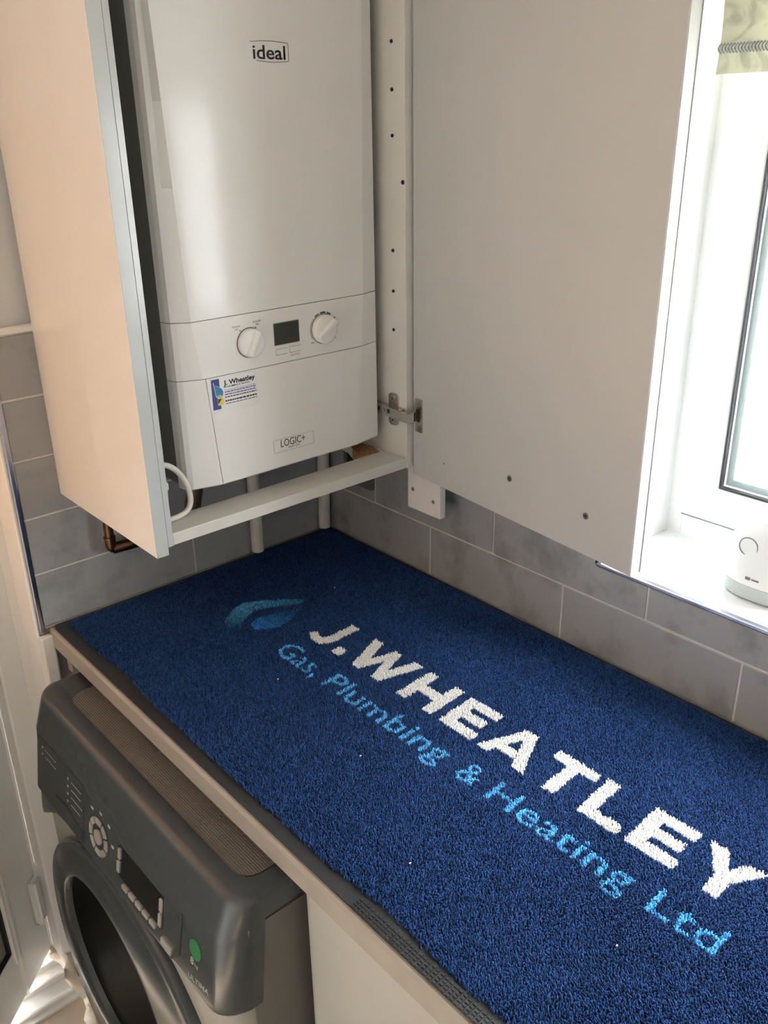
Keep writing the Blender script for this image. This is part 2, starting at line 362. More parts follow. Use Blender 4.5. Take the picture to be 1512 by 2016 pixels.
# ---------------------------------------------------------------- window
win = thing('window_1', 'white plastic window with double glazing above the tiled sill', 'window', (0.2, -1.26, WZ0), kind='structure')
FX0, FX1 = 0.185, 0.25
b = BM(); bx(b, FX0, FX1, -0.690, WY1, WZ0, WZ1, bev=0.0015); bx(b, FX0, FX1, WY0, -1.83, WZ0, WZ1, bev=0.0015)
bx(b, FX0, FX1, -1.83, -.69, WZ0, 0.193, bev=0.0015); bx(b, FX0, FX1, -1.83, -.69, 1.115, WZ1, bev=0.0015)
part('frame', b, m_upvc, win)
part('mullion', box(FX0, FX1, -1.29, -1.23, 0.193, 1.115, bev=0.003), m_upvc, win)
for (ya, yb) in ((-1.232, -0.6885), (-1.828, -1.288)):
    x0, x1, z0, z1, w = FX0 - 0.006, FX1 - 0.008, 0.196, 1.112, 0.056
    b = BM()
    P = [(0, x1), (0, x0 + .004), (.0012, x0 + .0012), (.004, x0), (w - .012, x0), (w - .003, x0 + .006), (w, x0 + .010), (w, x1)]
    def sring(t, x): return [(x, ya + t, z0 + t), (x, yb - t, z0 + t), (x, yb - t, z1 - t), (x, ya + t, z1 - t)]
    rs = [sring(t, x) for t, x in P]; loft(b, rs + [rs[0]], caps=False); bmesh.ops.remove_doubles(b, verts=b.verts, dist=1e-6)
    sash = part('sash', b, m_upvc, win, smooth=True)
    def ring(bm, a0, a1, c0, c1, t, xa, xb):
        bx(bm, xa, xb, a1 - t, a1, c0, c1); bx(bm, xa, xb, a0, a0 + t, c0, c1); bx(bm, xa, xb, a0 + t, a1 - t, c0, c0 + t); bx(bm, xa, xb, a0 + t, a1 - t, c1 - t, c1); return bm
    ya2, yb2, z2, z3 = ya + w, yb - w, z0 + w, z1 - w
    part('gasket', ring(BM(), ya2, yb2, z2, z3, 0.0035, x0 + 0.0065, x0 + 0.0145), m_gasket, sash)
    part('spacer_bar', ring(BM(), ya2 + 0.004, yb2 - 0.004, z2 + 0.004, z3 - 0.004, 0.011, x0 + 0.0190, x0 + 0.034), m_spacer, sash)
    part('pane', box(x0 + 0.0150, x0 + 0.0185, ya2 + 0.002, yb2 - 0.002, z2 + 0.002, z3 - 0.002), m_glass, sash)
    part('pane', box(x0 + 0.0345, x0 + 0.0380, ya2 + 0.002, yb2 - 0.002, z2 + 0.002, z3 - 0.002), m_glass, sash)
part('frame_gap', ring(BM(), -1.8315, -.6882, .1925, 1.1155, 0.0016, FX0 - .0008, FX0 + .001), m_line, win)
part('reveal_lining', box(0.0085, FX0, WY1 - .006, WY1 - .0002, WZ0 + .0015, WZ1, bev=.0005), m_upvc, win)
part('window_sill', box(0.0088, FX0, WY0, WY1, WZ0 - 0.0115, WZ0 + 0.001, bev=0.0015), m_upvc, win, label='bright white window board')

# ---------------------------------------------------------------- doorway with open plastic door
door = thing('door_1', 'white plastic glazed back door standing open', 'door', (-0.66, 0.19, ZF), kind='structure')
b = BM(); bx(b, -0.660, -0.6152, 0.126, 0.196, ZF, DZ1, bev=0.004); bx(b, DX0 + .001, DX0 + .046, 0.126, 0.196, ZF, DZ1, bev=0.004); bx(b, DX0 + .04, -0.655, 0.126, 0.196, 1.11, DZ1, bev=0.004)
bx(b, -0.648, -0.6152, 0.199, 0.24, ZF, DZ1, bev=0.004)
part('frame', b, m_upvc, door)
b = BM()
for y0, y1, h in ((0.075, 0.085, 0.012), (0.125, 0.135, 0.016), (0.165, 0.178, 0.022), (0.215, 0.24, 0.018)): bx(b, DX0 + .05, -0.6215, y0, y1, ZF - 0.002, ZF + h, bev=0.002)
bx(b, DX0 + .05, -0.6215, 0.06, 0.25, ZF - 0.004, ZF + 0.006)
part('threshold', b, m_reveal, door)
AX = Vector((-0.7258, -0.6879, 0)); NX = Vector((0.6879, -0.7258, 0)); H0 = Vector((-0.6645, 0.1895, 0))
def lf(s, z, d): return H0 + AX * s + NX * (-d) + Vector((0, 0, z))
def lbox(bm, s0, s1, z0, z1, d0, d1, bev=0.0):
    c = lf((s0 + s1) / 2, (z0 + z1) / 2, (d0 + d1) / 2); g = bmesh.ops.create_cube(bm, size=1.0); vs = g['verts']
    for v in vs: v.co = c + AX * (v.co.x * (s1 - s0)) + NX * (v.co.y * (d1 - d0)) + Vector((0, 0, v.co.z * (z1 - z0)))
    if bev: bmesh.ops.bevel(bm, geom=list({e for v in vs for e in v.link_edges}), offset=bev, segments=2, affect='EDGES', profile=0.5)
    return bm
LW, LZ0, LZ1 = 0.90, -0.86, 1.10
b = BM(); lbox(b, 0, 0.112, LZ0, LZ1, 0, 0.065, .006); lbox(b, LW - .112, LW, LZ0, LZ1, 0, 0.065, .006); lbox(b, .1121, LW - .1121, LZ0, LZ0 + 0.110, 0.0003, 0.0647, .003); lbox(b, .1121, LW - .1121, LZ1 - .11, LZ1, 0.0003, 0.0647, .003)
leaf = part('door_leaf', b, m_upvc, door)
b = BM(); lbox(b, .108, .126, LZ0 + .10, LZ1 - .10, -0.002, 0.02, .004); lbox(b, LW - .126, LW - .108, LZ0 + .10, LZ1 - .10, -0.002, 0.02, .004); lbox(b, .1262, LW - .1262, LZ0 + .106, LZ0 + .124, -0.002, 0.02, .004); lbox(b, .1262, LW - .1262, LZ1 - .124, LZ1 - .106, -0.002, 0.02, .004)
part('glazing_bead', b, m_upvc, leaf)
b = BM(); lbox(b, .126, .132, LZ0 + .124, LZ1 - .124, 0.002, 0.02); lbox(b, LW - .132, LW - .126, LZ0 + .124, LZ1 - .124, .002, .02); lbox(b, .1322, LW - .1322, LZ0 + .124, LZ0 + .130, .002, .02); lbox(b, .1322, LW - .1322, LZ1 - .13, LZ1 - .124, .002, .02)
part('gasket', b, m_gasket, leaf)
def frost():
    m = bpy.data.materials.new('warm_glow_glass'); m.use_nodes = True; nt = m.node_tree; nt.nodes.clear()
    o = nt.nodes.new('ShaderNodeOutputMaterial'); d = nt.nodes.new('ShaderNodeBsdfTranslucent'); g = nt.nodes.new('ShaderNodeBsdfGlossy'); mx = nt.nodes.new('ShaderNodeMixShader')
    mx.inputs[0].default_value = 0.08; g.inputs['Roughness'].default_value = 0.15; d.inputs['Color'].default_value = (0.32, 0.262, 0.205, 1)
    tc = nt.nodes.new('ShaderNodeTexCoord'); n = nt.nodes.new('ShaderNodeTexNoise'); n.inputs['Scale'].default_value = 90; bp = nt.nodes.new('ShaderNodeBump'); bp.inputs['Strength'].default_value = 0.3
    nt.links.new(tc.outputs['Object'], n.inputs['Vector']); nt.links.new(n.outputs['Fac'], bp.inputs['Height']); nt.links.new(bp.outputs['Normal'], g.inputs['Normal'])
    nt.links.new(d.outputs[0], mx.inputs[1]); nt.links.new(g.outputs[0], mx.inputs[2]); nt.links.new(mx.outputs[0], o.inputs['Surface']); return m
m_frost = frost(); m_panel = mat('grey_door_panel', (0.36, 0.36, 0.31), 0.3)
part('mid_rail', lbox(BM(), .1265, LW - .1265, -.05, .05, 0.0003, 0.0647, .003), m_upvc, leaf)
part('lower_panel', lbox(BM(), .132, LW - .132, LZ0 + .13, -.0505, 0.01, 0.03), m_panel, leaf)
part('pane', lbox(BM(), .132, LW - .132, .0505, LZ1 - .13, 0.018, 0.0185), m_frost, leaf, label='unseen obscure pane added to glow warm')  # upper pane out of view, tinted and translucent to warm the cabinet end panel
for hz in (-0.655, 0.1, 0.85):
    b = BM(); lbox(b, 0.002, 0.030, hz - 0.10, hz, -0.012, 0.0, .006); hg = part('hinge', b, m_upvc, door, smooth=True)
    b = BM(); tube(b, [lf(-0.004, hz + 0.006, -0.012), lf(-0.004, hz + 0.034, -0.012)], 0.010); bx(b, -0.662, -0.652, 0.168, 0.19, hz + .008, hz + .032, bev=.002); part('hinge_cap', b, m_upvc, hg, smooth=True)

# ================================================================ worktop
wt = thing('worktop', 'dark laminate worktop with taupe edge carrying the blue mat', 'worktop', (-0.3, -1.1, -0.038))
part('top', box(-0.594, -0.0005, -2.2, -0.0005, -0.036, 0.0, bev=0.001), m_wtop, wt)
b = BM(); prism(b, [(-0.6005, -0.0345), (-0.6005, -0.006), (-0.5975, -0.0006), (-0.5940, 0.0), (-0.5940, -0.036), (-0.599, -0.036)], lambda u, v, d: (u, d, v), -2.2, -0.0005)
part('edge_strip', b, m_wedge, wt)
# batten under worktop end at the wall
props(part('support_batten', box(-0.585, -0.45, -0.030, -0.0125, -0.085, -0.0365, bev=.002), m_base), 'pale wooden batten under the worktop end against the wall', 'batten')

# ================================================================ logo mat
mat_root = thing('logo_mat', 'navy blue pile mat lettered in white and light blue on the worktop', 'mat', (-0.3, -0.7, 0.0))
rng = np.random.default_rng(4)
def rub_map(u, v, d): return (v, -u, d)
b = BM(); prism(b, rrect(0.006, 1.24, -0.5955, -0.004, 0.012), rub_map, 0.0003, 0.0028)
rub = part('rubber_backing', b, m_rubber, mat_root, label='black rubber border')
# raised grid of rubber studs on the near part of the border
b = BM()
for i in range(70):
    for j in range(4):
        u = 0.80 + i * 0.0062; v = -0.5935 + j * 0.0042
        bx(b, v - 0.0013, v + 0.0013, -u - 0.0022, -u + 0.0022, 0.0027, 0.0036)
part('rubber_stud_grid', b, m_rubber, rub, kind='stuff')

SH = 0.062
def sh(p): return [(u + (-0.227 - v) * SH, v) for u, v in p]
def Eletter(u0, u1):
    return [(u0, -.227), (u1, -.227), (u1, -.2448), (u0 + .0195, -.2448), (u0 + .0195, -.2550), (u1 - .005, -.2550), (u1 - .005, -.2722), (u0 + .0195, -.2722), (u0 + .0195, -.2828), (u1 + .001, -.2828), (u1 + .001, -.3005), (u0, -.3005)]
LET = [
 ('J', [[(.352, -.2255), (.3705, -.2255), (.3705, -.275), (.367, -.290), (.358, -.3), (.345, -.3035), (.330, -.3), (.318, -.291), (.3255, -.2805), (.335, -.285), (.345, -.2855), (.3505, -.281), (.352, -.272)]]),
 ('full stop', [[(.3855, -.2815), (.404, -.2815), (.404, -.3005), (.3855, -.3005)]]),
 ('W', [[(.411, -.2255), (.4315, -.2255), (.4475, -.272), (.461, -.2255), (.4755, -.2255), (.4895, -.271), (.5045, -.2245), (.5235, -.2245), (.499, -.3005), (.4815, -.3005), (.468, -.257), (.4535, -.3005), (.4365, -.3005)]]),
 ('H', [[(.539, -.2255), (.558, -.2255), (.558, -.2545), (.5925, -.2545), (.5925, -.2255), (.6115, -.2255), (.6115, -.3005), (.5925, -.3005), (.5925, -.2735), (.558, -.2735), (.558, -.3005), (.539, -.3005)]]),
 ('E', [Eletter(.6265, .6875)]),
 ('A', [[(.731, -.2265), (.750, -.2265), (.7815, -.3005), (.762, -.3005), (.7555, -.2865), (.7245, -.2865), (.7185, -.3005), (.699, -.3005)], [(.740, -.246), (.7305, -.271), (.7495, -.271)]]),
 ('T', [[(.788, -.228), (.8555, -.228), (.8555, -.2455), (.831, -.2455), (.831, -.3015), (.8125, -.3015), (.8125, -.2455), (.788, -.2455)]]),
 ('L', [[(.866, -.2265), (.8845, -.2265), (.8845, -.2835), (.9225, -.2835), (.9225, -.3015), (.866, -.3015)]]),
 ('E', [Eletter(.934, .9955)]),
 ('Y', [[(1.0065, -.2265), (1.0285, -.2265), (1.0425, -.2535), (1.056, -.2295), (1.077, -.2295), (1.0515, -.2720), (1.0515, -.3010), (1.0325, -.3010), (1.0325, -.2720)]])]
def inpoly(P, poly):
    c = np.zeros(len(P), bool); n = len(poly); x, y = P[:, 0], P[:, 1]
    for i in range(n):
        (x1, y1), (x2, y2) = poly[i], poly[i - 1]
        k = ((y1 > y) != (y2 > y)) & (x < (x2 - x1) * (y - y1) / (y2 - y1 + 1e-12) + x1); c ^= k
    return c
# tufts on a jittered grid
SP = 0.0020
uu, vv = np.meshgrid(np.arange(0.020, 1.22, SP), np.arange(-0.5775, -0.0125, SP))
PT = np.c_[uu.ravel(), vv.ravel()]; PT += rng.uniform(-.35, .35, PT.shape) * SP
edge = -0.5765 + 0.0035 * np.sin(PT[:, 0] * 9.0) + 0.0020 * np.sin(PT[:, 0] * 31 + 1) + rng.normal(0, .0012, len(PT))
PT = PT[PT[:, 1] > edge]
cls = np.zeros(len(PT), int)                         # 0 navy, 1.. letters, 100+ words, 200 emblem
for i, (nm, polys) in enumerate(LET):
    k = np.zeros(len(PT), bool)
    for p in polys: k ^= inpoly(PT, sh(p))
    cls[k] = i + 1
WORDS = [('Gas,', .327, .426), ('Plumbing', .4485, .6975), ('&', .7245, .7575), ('Heating', .778, .9835), ('Ltd', 1.0085, 1.0885)]
for i, (w, u0, u1) in enumerate(WORDS):
    V, T = text_mesh(w, 0.004); sx = (u1 - u0) / (V[:, 0].max() - V[:, 0].min()); sy = 0.0375 / cap_h(0.004)
    Q = np.c_[u0 + (V[:, 0] - V[:, 0].min()) * sx, -0.3675 + V[:, 1] * sy]; Q[:, 0] += (-0.33 - Q[:, 1]) * SH * .6
    sel = np.where((PT[:, 0] > u0 - .01) & (PT[:, 0] < u1 + .01) & (PT[:, 1] > -.40) & (PT[:, 1] < -.31))[0]; P = PT[sel]; hit = np.zeros(len(P), bool)
    for t in T:
        a, c, d = Q[t[0]], Q[t[1]], Q[t[2]]
        s1 = (c[0] - a[0]) * (P[:, 1] - a[1]) - (c[1] - a[1]) * (P[:, 0] - a[0]); s2 = (d[0] - c[0]) * (P[:, 1] - c[1]) - (d[1] - c[1]) * (P[:, 0] - c[0]); s3 = (a[0] - d[0]) * (P[:, 1] - d[1]) - (a[1] - d[1]) * (P[:, 0] - d[0])
        hit |= ((s1 >= 0) & (s2 >= 0) & (s3 >= 0)) | ((s1 <= 0) & (s2 <= 0) & (s3 <= 0))
    cls[sel[hit]] = 100 + i
CRES = [(.2275, -.234), (.206, -.2545), (.181, -.286), (.1650, -.316), (.1690, -.338), (.180, -.356), (.1976, -.3765), (.2236, -.3875), (.249, -.388), (.275, -.374), (.288, -.3465), (.2737, -.3612), (.2506, -.3675), (.2229, -.3593), (.2071, -.3369), (.2000, -.318), (.2050, -.3030), (.2165, -.2790), (.2290, -.2560), (.2350, -.2420)]
DROP = [(.2465, -.249), (.2420, -.268), (.2351, -.2814), (.2300, -.3072), (.2261, -.3313), (.2332, -.3481), (.2504, -.3535), (.2645, -.3430), (.2724, -.3202), (.2703, -.2983), (.260, -.276)]
kc = inpoly(PT, CRES); kd = inpoly(PT, DROP); cls[kc | kd] = 200
NAVY = np.array((0.0170, 0.049, 0.150)); WHITE = np.array((0.86, 0.86, 0.84)); SKY = np.array((0.10, 0.40, 0.74))
colr = np.tile(NAVY, (len(PT), 1)); colr[(cls > 0) & (cls < 100)] = WHITE; colr[(cls >= 100) & (cls < 200)] = SKY
def mixc(a, b_, t): return a[None] * (1 - t[:, None]) + b_[None] * t[:, None]
if kc.any():
    t = np.clip((PT[kc, 0] - .175) / .11 + np.clip((-.33 - PT[kc, 1]) / .06, 0, 1) * .55, 0, 1); colr[kc] = mixc(np.array((0.07, 0.32, 0.58)), np.array((0.014, 0.045, 0.13)), t)
if kd.any():
    t = np.clip((PT[kd, 1] + .345) / .08, 0, 1); colr[kd] = mixc(np.array((0.035, 0.22, 0.58)), np.array((0.02, 0.075, 0.19)), t)
colr = colr * np.where(((cls > 0) & (cls < 100))[:, None], rng.uniform(.9, 1.1, (len(PT), 1)), rng.uniform(0.45, 1.7, (len(PT), 1)))
def tufts(name, sel, label=None, kind=None, parent=mat_root):
    P = PT[sel]; C = colr[sel]; n = len(P)
    u, v = P[:, 0], P[:, 1]
    lu = 0.9 * np.sin(u * 11 + 3 * np.sin(v * 9)) + 0.7 * np.sin(u * 27 - v * 35 + 1); lv = 0.9 * np.sin(v * 13 + 2 * np.sin(u * 7) + 2) + 0.6 * np.sin(u * 33 + v * 23)
    h = rng.uniform(0.0036, 0.0054, n); ang = rng.uniform(0, 2 * np.pi, n)
    lx = rng.normal(0, .0007, n) + lv * .0004; ly = rng.normal(0, .0007, n) + lu * .0004
    K = 4; verts = np.zeros((n, K + 3, 3)); r0 = 0.0011; r1 = 0.00115
    for k in range(K):
        a = ang + 2 * np.pi * k / K
        verts[:, k] = np.c_[v + r0 * np.cos(a), -u + r0 * np.sin(a), np.full(n, 0.0026)]
    for k in range(3):
        a = ang + 0.5 + 2 * np.pi * k / 3; rr = rng.uniform(.4, 1.0, n) * r1
        verts[:, K + k] = np.c_[v + lx + rr * np.cos(a), -u + ly + rr * np.sin(a), 0.0026 + h * rng.uniform(.86, 1.0, n)]
    f = np.array([(0, 1, 4), (1, 5, 4), (1, 2, 5), (2, 3, 5), (3, 6, 5), (3, 0, 6), (0, 4, 6), (4, 5, 6)])
    F = (np.arange(n)[:, None, None] * (K + 3) + f[None]).reshape(-1, 3)
    VV = verts.reshape(-1, 3)
    c = np.array([VV[:, 0].mean(), VV[:, 1].mean(), VV[:, 2].min()])
    me = bpy.data.meshes.new(name); me.vertices.add(len(VV)); me.vertices.foreach_set('co', (VV - c).ravel())
    me.loops.add(len(F) * 3); me.loops.foreach_set('vertex_index', F.ravel().astype(np.int32)); me.polygons.add(len(F))
    me.polygons.foreach_set('loop_start', np.arange(0, len(F) * 3, 3, dtype=np.int32)); me.polygons.foreach_set('loop_total', np.full(len(F), 3, dtype=np.int32))
    at = me.attributes.new('yarn', 'FLOAT_COLOR', 'POINT'); at.data.foreach_set('color', np.repeat(np.c_[C, np.ones(n)], K + 3, axis=0).astype(np.float32).ravel())
    me.update(calc_edges=True); me.validate(); me.materials.append(m_pile)
    o = bpy.data.objects.new(name, me); COL.objects.link(o); o.location = (c[0], c[1], c[2] + Z0); attach(o, parent); return props(o, label=label, kind=kind)
tufts('carpet_pile', cls == 0, 'navy blue carpet pile', 'stuff')
for i, (nm, _) in enumerate(LET): tufts('letter', cls == i + 1, 'white pile ' + ('letter ' + nm if len(nm) == 1 else nm))
for i, (w, _, _) in enumerate(WORDS): tufts('word', cls == 100 + i, 'light blue pile word ' + w.strip(',') if w != '&' else 'light blue pile ampersand')
tufts('droplet_emblem', cls == 200, 'blue shaded water drop emblem')
# fluff specks lying on the mat
for (u, v), where in (((.232, -.168), 'between the droplet emblem and the tiled wall'), ((.62, -.432), 'below the word Plumbing'), ((1.02, -.43), 'below the word Ltd'), ((.40, -.41), 'below the word Gas'), ((.80, -.51), 'near the rubber border below the word Heating')):
    b = BM(); bmesh.ops.create_icosphere(b, subdivisions=1, radius=0.0013, matrix=Matrix.Translation((v, -u, 0.0078)) @ Matrix.Diagonal((1.3, .8, .7, 1)))
    props(part('lint_speck', b, m_cloth), 'tiny pale lint speck on the mat ' + where, 'lint', 'lint specks on the mat')

# ================================================================ wall cabinet round the boiler
CT = 1.13
cab = thing('wall_cabinet', 'white boiler cabinet with its door swung open beside the window', 'cabinet', (-0.3, -0.16, 0.227))
part('end_panel', box(-0.5425, -0.5236, -0.3245, -0.0005, 0.227, CT, bev=0.0012), m_gloss, cab, label='glossy cream outer end panel')
m_band = mat('cool_reflection_edging', (0.50, 0.525, 0.53), 0.16, coat=0.4)  # cool window reflection put into the colour of the panel's front edge
part('edge_band', box(-0.5424, -0.5237, -0.3258, -0.3246, 0.2271, CT, bev=0.0005), m_band, cab, label='front edging with cool window reflection in its colour')
part('edge_band', box(-0.5233, -0.5150, -0.3258, -0.3246, 0.2385, CT, bev=0.0003), m_band, cab, label='front edging with cool window reflection in its colour')
part('side_panel', box(-0.5233, -0.5150, -0.3245, -0.0005, 0.2385, CT, bev=0.0006), m_cab, cab)
sp = part('side_panel', box(-0.0760, -0.0600, -0.3255, -0.0005, 0.2385, CT, bev=0.0006), m_cab, cab)
part('top_panel', box(-0.5148, -0.0762, -0.3245, -0.0005, CT - 0.018, CT), m_cab, cab)
part('base_rail', box(-0.5146, -0.0762, -0.3250, -0.2700, 0.2390, 0.2565, bev=0.0008), m_cab, cab, label='white base rail left after cutting out the cabinet bottom')
b = BM(); prism(b, [(-0.0765, -0.2702), (-0.0765, -0.165), (-0.094, -0.165), (-0.101, -0.20), (-0.112, -0.225), (-0.121, -0.25), (-0.126, -0.2702)], lambda u, v, d: (u, v, d), 0.2390, 0.2564)
bs = part('base_strip', b, m_cab, cab)
b = BM(); prism(b, [(-0.0775, -0.2702), (-0.0775, -0.205), (-0.094, -0.198), (-0.100, -0.205), (-0.112, -0.228), (-0.121, -0.252), (-0.126, -0.2702)], lambda u, v, d: (u, v, d), 0.2564, 0.2572)
b2 = BM(); prism(b2, [(-0.0885, -0.2702), (-0.079, -0.245), (-0.083, -0.215), (-0.094, -0.1985), (-0.1015, -0.205), (-0.1135, -0.228), (-0.1225, -0.252), (-0.1265, -0.2702)], lambda u, v, d: (u, v, d), 0.2388, 0.2575)
b.free(); part('rough_cut_edge', b2, m_chip, bs, label='raw orange chipboard of the rough cut')
for (y, z, r) in [(-.2981, .8778, .0026), (-.2981, .8159, .0026), (-.2981, .7544, .0026), (-.3205, .6905, .0032), (-.2968, .5907, .0026), (-.2968, .5288, .0026), (-.2966, .4679, .0026)]:
    b = BM(); tube(b, [(-0.0775, y, z), (-0.0758, y, z)], r, 10); part('shelf_pin_hole', b, m_dark, sp)
b = BM(); bx(b, -0.0510, -0.0376, -0.380, -0.300, 0.1535, 0.262, bev=0.0015); fil = part('filler_block', b, mat('filler_white', (0.74, 0.70, 0.69), 0.4), cab, label='pinkish white filler block with two screws')
for y, z in ((-0.3135, 0.1905), (-0.3640, 0.1815)):
    b = BM(); tube(b, [(-0.0517, y, z), (-0.0508, y, z)], 0.0033, 10); tube(b, [(-0.0519, y, z), (-0.0515, y, z)], 0.0016, 6); part('screw', b, m_greyprint, fil)
# open door: swings along DA from the hinge edge
DA = Vector((-0.0510, -0.4806, 0)).normalized(); DN = Vector((DA.y, -DA.x, 0)); DN = -DN if DN.x < 0 else DN     # DN points to the wall side
D0 = Vector((-0.0628, -0.3290, 0))
def dmap(s, z, d): return D0 + DA * s + DN * d + Vector((0, 0, z))
def dbox(bm, s0, s1, z0, z1, d0, d1, bev=0.0):
    c = dmap((s0 + s1) / 2, (z0 + z1) / 2, (d0 + d1) / 2); g = bmesh.ops.create_cube(bm, size=1.0); vs = g['verts']
    for v in vs: v.co = c + DA * (v.co.x * (s1 - s0)) + DN * (v.co.y * (d1 - d0)) + Vector((0, 0, v.co.z * (z1 - z0)))
    if bev: bmesh.ops.bevel(bm, geom=list({e for v in vs for e in v.link_edges}), offset=bev, segments=2, affect='EDGES', profile=0.5)
    return bm
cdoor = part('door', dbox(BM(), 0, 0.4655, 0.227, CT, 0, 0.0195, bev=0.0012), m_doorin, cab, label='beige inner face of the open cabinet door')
for (s, z) in [(0.2335, 0.2908 - .0005), (0.384, 0.283)]:
    b = BM(); tube(b, [dmap(s, z, 0.001), dmap(s, z, -0.0012)], 0.0048, 14); sc = part('screw', b, m_steel, cdoor)
    # dark cross recess
for (s, z) in [(0.2335, 0.2903), (0.384, 0.283)]:
    b = BM(); tube(b, [dmap(s, z, -0.0010), dmap(s, z, -0.0016)], 0.0022, 8); part('screw_recess', b, m_dark, cdoor)
b = BM(); tube(b, [dmap(0.080, 0.268, 0.001), dmap(0.080, 0.268, -0.0004)], 0.0012, 8); part('pilot_hole', b, m_dark, cdoor)
# concealed hinge
hz = 0.3345
b = BM(); prism(b, rrect(-0.307, -0.285, hz - 0.026, hz + 0.029, 0.007), lambda u, v, d: (d, u, v), -0.0762, -0.0790); hp = part('hinge_plate', b, m_steel, cab, smooth=True)
for z in (hz - 0.017, hz + 0.020):
    b = BM(); tube(b, [(-0.0788, -0.296, z), (-0.0805, -0.296, z)], 0.0042, 12); part('screw', b, m_steel, hp); b = BM(); tube(b, [(-0.0803, -0.296, z), (-0.0808, -0.296, z)], 0.0020, 8); part('screw_recess', b, m_dark, hp)
b = BM(); prism(b, [(-0.252, hz - 0.007), (-0.252, hz + 0.010), (-0.322, hz + 0.006), (-0.322, hz - 0.009)], lambda u, v, d: (d, u, v), -0.0792, -0.0900)
ha = part('hinge_arm', b, m_steel, cab)
for y, w, mm in ((-0.296, .003, m_dark), (-0.272, .0018, m_dark)):
    b = BM(); bx(b, -0.0904, -0.0898, y - w, y + w, hz - 0.003, hz + 0.004); part('adjuster_slot', b, mm, ha)
b = BM(); tube(b, [(-0.0895, -0.284, hz), (-0.0912, -0.284, hz)], 0.0034, 10); part('adjuster_screw', b, m_steel, ha)
b = BM(); prism(b, [(-0.319, -0.0905), (-0.345, -0.0925), (-0.347, -0.0800), (-0.343, -0.0720), (-0.338, -0.0722), (-0.340, -0.0850), (-0.319, -0.0840)], lambda u, v, d: (v, u, d), hz - 0.0095, hz + 0.0055)
part('hinge_link', b, m_steel, cab)
b = BM(); prism(b, rrect(0.0065, 0.0240, hz - 0.030, hz + 0.026, 0.002), dmap, 0.0003, -0.0022); hc = part('hinge_cup', b, m_steel, cab, smooth=True)
b = BM(); prism(b, rrect(0.0090, 0.0190, hz - 0.013, hz + 0.009, 0.004), dmap, -0.0015, -0.0028); part('cup_opening', b, m_dark, hc)
for z in (hz - 0.023, hz + 0.0195):
    b = BM(); tube(b, [dmap(0.0145, z, -0.0018), dmap(0.0145, z, -0.0034)], 0.0030, 10); part('screw', b, m_steel, hc)

# ================================================================ boiler
BX0, BX1, YO, YK = -0.4600, -0.0945, -0.276, -0.2870
boi = thing('boiler', 'white wall hung gas boiler inside the open cabinet', 'boiler', (-0.277, -0.15, 0.288))
def kl(z): return -0.4418 + (0.907 - z) * (0.0130 / 0.377) if z > .5295 else (-0.4288 + (0.5295 - z) * (0.0101 / 0.08) if z > .4495 else -0.4187 + (0.4495 - z) * (0.0125 / 0.16))
def kr(z): return -0.1250 - (0.907 - z) * (0.0080 / 0.377) if z > .5295 else (-0.1330 - (0.5295 - z) * (0.0046 / 0.08) if z > .4495 else -0.1376 - (0.4495 - z) * (0.0136 / 0.16))
def bring(z, fl=None, fr=None, back=-0.2530):
    l, r = kl(z), kr(z); p = []
    if fl is None:
        p += [(BX0, back), (BX0, YO + .022), (BX0 + .0012, YO + .011), (BX0 + .0045, YO + .004), (BX0 + .011, YO - .0005)]
        p += [(l - .004, YK + .0008)]
        p += [(l + .004, YK)]
    else: p += [(fl, back), (fl, YK)]
    if fr is None:
        p += [(r - .003, YK), (r + .003, YK + .0006), (BX1 - .004, YO - .0010), (BX1 - .0008, YO + .0012), (BX1, YO + .006), (BX1, back)]
    else: p += [(fr, YK), (fr, back)]
    return [(x, y, z) for x, y in p]
b = BM(); loft(b, [bring(z) for z in (0.5302, 0.6, 0.7, 0.8, 0.907, 0.99)]); part('casing', b, m_boiler, boi, smooth=True, sharp=7, label='glossy white front casing')
b = BM(); loft(b, [bring(z) for z in (0.4500, 0.5292)]); cpn = part('control_panel', b, m_boiler, boi, smooth=True, sharp=7)
b = BM(); loft(b, [[(x + (0.003 if x < -.3 else -.003), y + .004, z) for x, y, z in bring(z, back=-0.02)] for z in (0.2925, .37, .4495, .5296, .6, .7, .8, .907, 0.985)]); part('shaded_inner_box', b, mat('gap_shade_grey', (0.17, 0.165, 0.145), 0.6), boi, label='dark inner box with the shade of the gap in its colour')  # boiler side behind the casing; shade of the cabinet gap put into its colour
ZL = (0.2885, 0.2905, 0.2935, 0.37, 0.4491)
def cheek(z):
    l = kl(z) - .0004; i = 0.0015 if z < .289 else 0
    return [(BX0, -0.2530, z), (BX0, YO + .022 + i, z), (BX0 + .0012, YO + .011 + i, z), (BX0 + .0045, YO + .004 + i, z), (BX0 + .011, YO - .0005 + i, z), (l - .004, YK + .0008 + i, z), (l, YK + .0004 + i, z), (l, -0.2530, z)]
b = BM(); loft(b, [cheek(z) for z in ZL]); part('lower_cheek', b, m_boiler, boi, smooth=True, sharp=7)
def flap(z):
    l = kl(z) + .0006; r = kr(z); i = 0.0015 if z < .289 else 0
    return [(l, -0.24, z), (l, YK + i, z), (r - .003, YK + i, z), (r + .003, YK + .0006 + i, z), (BX1 - .004, YO - .0010 + i, z), (BX1 - .0008, YO + .0012 + i, z), (BX1, YO + .006, z), (BX1, -0.24, z)]
b = BM(); loft(b, [flap(z) for z in ZL]); flp = part('drop_down_flap', b, m_boiler, boi, smooth=True, sharp=7)
part('bottom_tray', box(BX0 + .004, BX1 - .002, -0.239, -0.02, 0.2920, 0.2990), m_seam, boi)
def fmap(u, v, d): return (u, YK - d, v)
